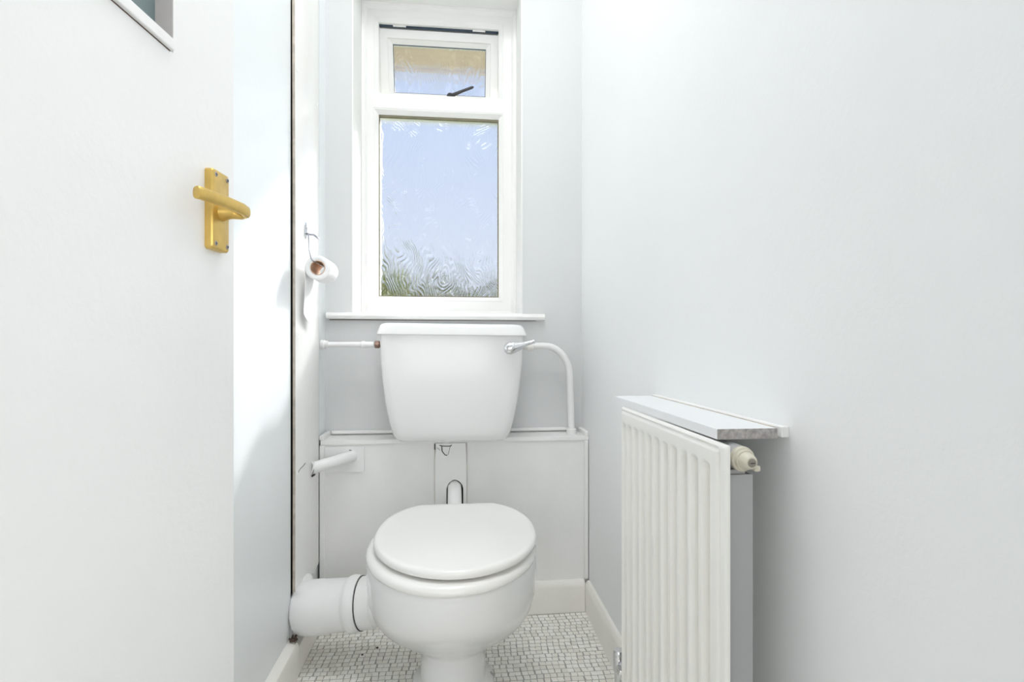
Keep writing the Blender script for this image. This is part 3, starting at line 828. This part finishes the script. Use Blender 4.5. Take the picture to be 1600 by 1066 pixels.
bm = bmesh.new()   # hanging sheet with a curled lower corner
nu, nv = 10, 16
def sheet(u, v, off):
    y = 1.444 + 0.092 * u
    zb = 0.918 - 0.010 * u + 0.016 * (1 - u) ** 3
    z = 1.060 + (zb - 1.060) * v
    x = RC.x - R0 - 0.0008 + 0.002 * math.sin(v * 5) + 0.010 * max(0, v - 0.6) ** 1.5 * u
    return Vector((x + off, y, z))
sv = [[[bm.verts.new(sheet(i / nu, j / nv, o_)) for j in range(nv + 1)] for i in range(nu + 1)] for o_ in (0, -0.0006)]
for i in range(nu):
    for j in range(nv):
        bm.faces.new((sv[0][i][j], sv[0][i + 1][j], sv[0][i + 1][j + 1], sv[0][i][j + 1]))
        bm.faces.new((sv[1][i][j], sv[1][i][j + 1], sv[1][i + 1][j + 1], sv[1][i + 1][j]))
for i in range(nu):
    for j in (0, nv): bm.faces.new((sv[0][i][j], sv[1][i][j], sv[1][i + 1][j], sv[0][i + 1][j]))
for j in range(nv):
    for i in (0, nu): bm.faces.new((sv[0][i][j], sv[0][i][j + 1], sv[1][i][j + 1], sv[1][i][j]))
adopt(obj('hanging_sheet', bm, M['paper'], smooth=60), roll)

# ------------------------------------------------------------------ radiator, shelf
rad = empty('radiator', (0.345, 0.80, 0.13))
tag(rad, 'cream ribbed panel radiator under the small shelf on the right wall', 'radiator')
RY0, RY1, RZ0, RZ1 = 0.6000, 1.0070, 0.130, 0.7290
cen = [0.6356 + 0.0340 * k for k in range(11)]
def flute(y, z):
    """depth behind the front plane"""
    e = 0.0
    dz = min(RZ1 - 0.030 - z, z - (RZ0 + 0.030))
    def sm(a, b, x):
        t = min(max((x - a) / (b - a), 0), 1); return t * t * (3 - 2 * t)
    gro = 0.0
    for c in cen[:-1]:
        m_ = c + 0.0170
        gro = max(gro, 1 - sm(0.0055, 0.0122, abs(y - m_)))
    gro = max(gro, 1 - sm(0.0040, 0.0110, abs(y - (cen[-1] + 0.0160))))
    up = sm(-0.002, 0.016, dz)
    e = 0.0175 * gro * up
    e2 = (1 - sm(0.0016, 0.0034, abs(y - (cen[0] - 0.0180)))) * sm(0.0, 0.006, min(RZ1 - 0.010 - z, z - RZ0 - 0.010))
    e = max(e, 0.004 * e2)
    e3 = (1 - sm(0.0010, 0.0028, abs(z - (RZ1 - 0.0075)))) * (1 if y > cen[0] - 0.016 else 0)
    return max(e, 0.0022 * e3)
ys = []
k = 0
N = 200
ys = [RY0 + (RY1 - RY0) * i / N for i in range(N + 1)]
zs = [RZ0, RZ0 + 0.004, RZ0 + 0.008, RZ0 + 0.012] + [RZ0 + 0.026 + 0.003 * i for i in range(9)] + [0.25, 0.40, 0.55] + [RZ1 - 0.050 + 0.003 * i for i in range(9)] + [RZ1 - 0.014, RZ1 - 0.0110, RZ1 - 0.0095, RZ1 - 0.0075, RZ1 - 0.0055, RZ1 - 0.004, RZ1 - 0.001, RZ1]
bm = bmesh.new()
gr = []
for z in zs:
    row = []
    for y in ys:
        x = 0.3215 + flute(y, z)
        ed = min(y - RY0, RY1 - y, z - RZ0, RZ1 - z)
        if ed < 0.003: x += (0.003 - ed) ** 2 / 0.003
        row.append(bm.verts.new((x, y, z)))
    gr.append(row)
for a, b in zip(gr[:-1], gr[1:]):
    for i in range(N): bm.faces.new((a[i], a[i + 1], b[i + 1], b[i]))
# folded edge and the back of the sheet
TH = 0.0022
gb = [[bm.verts.new((v.co.x + TH, v.co.y, v.co.z)) for v in row] for row in gr]
for a, b in zip(gb[:-1], gb[1:]):
    for i in range(N): bm.faces.new((a[i], b[i], b[i + 1], a[i + 1]))
for i in range(N):
    bm.faces.new((gr[0][i], gb[0][i], gb[0][i + 1], gr[0][i + 1]))
    bm.faces.new((gr[-1][i], gr[-1][i + 1], gb[-1][i + 1], gb[-1][i]))
for k in range(len(zs) - 1):
    for i in (0, N):
        bm.faces.new((gr[k][i], gr[k + 1][i], gb[k + 1][i], gb[k][i]))
adopt(obj('front_panel', bm, M['rad'], smooth=50), rad)
bm = bmesh.new()
box(bm, 0.3260, 0.3650, 0.6160, 0.6172, 0.150, 0.6900, 0.0004)
box(bm, 0.3630, 0.3655, 0.6172, 0.6300, 0.150, 0.6900)
adopt(tag(obj('side_panel', bm, M['radside']), 'metal end cover, its shade put into the grey colour'), rad)
bm = bmesh.new()
box(bm, 0.3530, 0.3640, 0.6320, 1.0050, 0.135, 0.7150, 0.002)
adopt(obj('rear_panel', bm, M['rad']), rad)
bm = bmesh.new()
for k in range(24):
    y = 0.636 + k * 0.0155
    box(bm, 0.3425, 0.3530, y, y + 0.0012, 0.17, 0.695)
adopt(tag(obj('convector_fins', bm, M['radside']), kind='stuff'), rad)
# valve at the top near corner
bm = bmesh.new()
lathe(bm, (0.3460, 0.690, 0.7120), (0.3500, 0.585, 0.7095), [(0, 0.0130), (0.030, 0.0150), (0.055, 0.0158), (0.070, 0.0152), (0.0735, 0.0140), (0.074, 0.0125)], n=28)
vb = adopt(obj('valve_body', bm, M['radside'], smooth=40), rad)
bm = bmesh.new()
lathe(bm, (0.3488, 0.6168, 0.7102), (0.3505, 0.585, 0.7090), [(0, 0.0150), (0.003, 0.0158), (0.007, 0.0150), (0.008, 0.0128), (0.012, 0.0122), (0.0122, 0.0108), (0.018, 0.0098), (0.022, 0.0085), (0.024, 0.0068)], n=28)
box(bm, 0.3560, 0.3640, 0.5965, 0.6035, 0.6975, 0.7045, 0.002)
vk = obj('valve_cap', bm, M['valve'], smooth=40)
vk.parent = vb
bm = bmesh.new()
lathe(bm, (0.3500, 0.5932, 0.7093), (0.3502, 0.58, 0.7090), [(0, 0.0052), (0.0012, 0.0052), (0.0016, 0.0040)], n=16)
box(bm, 0.3475, 0.3530, 0.5912, 0.5920, 0.7087, 0.7098, mi=1)
M['vscrew'] = mat('grimy_valve_centre', (0.26, 0.24, 0.20), 0.5)
vs_ = obj('valve_screw', bm, [M['vscrew'], M['slot']], smooth=40)
vs_.parent = vb
bm = bmesh.new()   # bracket lip above the side panel
box(bm, 0.3340, 0.3560, 0.6180, 0.6260, 0.6900, 0.6960, 0.001)
box(bm, 0.3440, 0.3640, 0.6450, 0.6560, 0.6900, 0.7030, 0.001)
adopt(obj('mounting_lug', bm, M['radside']), rad)
bm = bmesh.new()
box(bm, 0.3640, 0.4199, 0.730, 0.755, 0.20, 0.64, 0.001)
box(bm, 0.3640, 0.4199, 0.920, 0.945, 0.20, 0.64, 0.001)
adopt(obj('wall_bracket', bm, M['radside']), rad)
# lower valve at the far end
bm = bmesh.new()
lathe(bm, (0.345, 1.006, 0.165), (0.345, 1.12, 0.165), [(0, 0.0085), (0.05, 0.0085), (0.052, 0.013), (0.070, 0.013), (0.072, 0.009), (0.10, 0.009)], n=8)
lathe(bm, (0.345, 1.095, 0.0), (0.345, 1.095, 0.25), [(0.0, 0.0075), (0.10, 0.0075), (0.102, 0.012), (0.12, 0.012), (0.122, 0.010), (0.150, 0.010), (0.152, 0.0125), (0.19, 0.0125), (0.196, 0.010)], n=16)
adopt(tag(obj('lockshield_valve', bm, M['chrome'], smooth=30), 'chrome valve and tail pipe'), rad)

sh = empty('radiator_shelf', (0.37, 0.85, 0.731))
tag(sh, 'narrow white laminate shelf with a bare chipboard end, above the radiator', 'shelf')
bm = bmesh.new()
box(bm, 0.3270, 0.4075, 0.6320, 1.0700, 0.7305, 0.7440, 0.0006)
for f in bm.faces:
    c = f.calc_center_median()
    if c.y < 0.6335: f.material_index = 1
adopt(obj('shelf_board', bm, [M['shelf'], M['chip']]), sh)
adopt(obj('batten', B(0.4095, 0.4198, 0.6260, 1.075, 0.7330, 0.7465, 0.001), M['satin']), sh)
adopt(tag(obj('batten_gap', B(0.4073, 0.4096, 0.640, 1.07, 0.7400, 0.7446), M['edge']), 'thin brown seam'), sh)

# ------------------------------------------------------------------ made-up fitting over the ceiling fill (out of frame)
bm = bmesh.new()
lathe(bm, (0, 0.84, ZC), (0, 0.84, ZC - 0.1), [(0, 0.15), (0.03, 0.155), (0.055, 0.20), (0.06, 0.20), (0.06, 0.19), (0.05, 0.15)], n=32)
tag(obj('added_ceiling_fitting', bm, M['upvc'], smooth=40), 'round white fitting added above the ceiling fill light', 'lamp')

# ------------------------------------------------------------------ small debris on the floor
for k, (x, y, s_) in enumerate(((-0.2240, 1.499, 0.0036), (-0.2600, 1.470, 0.0030))):
    bm = bmesh.new()
    bmesh.ops.create_icosphere(bm, subdivisions=2, radius=s_, matrix=Matrix.Diagonal((1, 0.8, 0.7, 1)))
    for v in bm.verts: v.co *= 1 + rr.uniform(-.2, .2)
    o = obj('crumb', bm, M['dirt'], loc=(x, y, 0.0006 + s_ * 0.5))
    tag(o, ('larger brown crumb on the mosaic floor nearest the pan', 'smaller dark crumb on the mosaic floor below the soil pipe')[k], 'crumb')

# ------------------------------------------------------------------ outside
struct(obj('ground', B(-12, 12, 2.0, 26, -0.30, -0.20), M['grass']))
bm = bmesh.new()
for k in range(4):
    box(bm, -2.5, 2.5, 2.002 + k * 0.104, 2.104 + k * 0.104, 2.115, 2.135, 0.003)
box(bm, -2.5, 2.5, 2.418, 2.440, 2.105, 2.26, 0.003)
tag(obj('roof_eave', bm, M['soffit']), 'tan boarded roof eave seen through the top of the open sash', 'eave')
def shrub(name, label, cx, cy, hw, hd, h, nleaf, mats, seed, top):
    r_ = random.Random(seed)
    root = empty(name, (cx, cy, -0.2)); tag(root, label, 'shrub')
    bm = bmesh.new()
    for _ in range(nleaf):
        x = r_.uniform(-1, 1); y = r_.uniform(-1, 1)
        hh = top(x) * (1 - 0.25 * y * y)
        z = hh * (r_.random() ** 0.6)
        if z > h * 0.98: z = h * 0.98
        c = Vector((cx + x * hw, cy + y * hd, -0.2 + z))
        s = r_.uniform(0.02, 0.05)
        m = Euler((r_.uniform(0, PI), r_.uniform(0, PI), r_.uniform(0, PI))).to_matrix()
        v = [bm.verts.new(c + m @ Vector(p)) for p in ((-s, 0, 0), (0, -s * .45, s * .1), (s, 0, 0), (0, s * .45, s * .1))]
        bm.faces.new(v).material_index = r_.randrange(2)
    adopt(tag(obj('foliage', bm, mats), kind='stuff'), root)
    bm = bmesh.new()
    for _ in range(14):
        x = r_.uniform(-1, 1); y = r_.uniform(-.5, .5)
        t_ = top(x) * r_.uniform(0.8, 1.12)
        b0 = Vector((cx + x * hw * .4, cy + y * hd, -0.21)); b1 = Vector((cx + x * hw, cy + y * hd, -0.2 + t_))
        mid = (b0 + b1) / 2 + Vector((r_.uniform(-.06, .06), 0, 0))
        tube(bm, [b0, mid, b1], [0.014, 0.009, 0.004], n=5)
    adopt(obj('branches', bm, M['twig']), root)
shrub('shrub', 'yellow-green shrub at the lower left of the window glass', -0.95, 4.3, 0.55, 0.35, 2.3, 9000, [M['leaf'], M['leaf2']], 1, lambda x: 1.74 + 0.10 * math.sin(5 * x + 1) + (0.12 if x > -.2 and x < .4 else 0))
shrub('shrub', 'low dark hedge plant along the bottom of the window glass', 0.35, 5.6, 1.0, 0.35, 2.0, 9000, [M['leaf'], M['twig']], 2, lambda x: 1.74 + 0.10 * math.sin(9 * x))
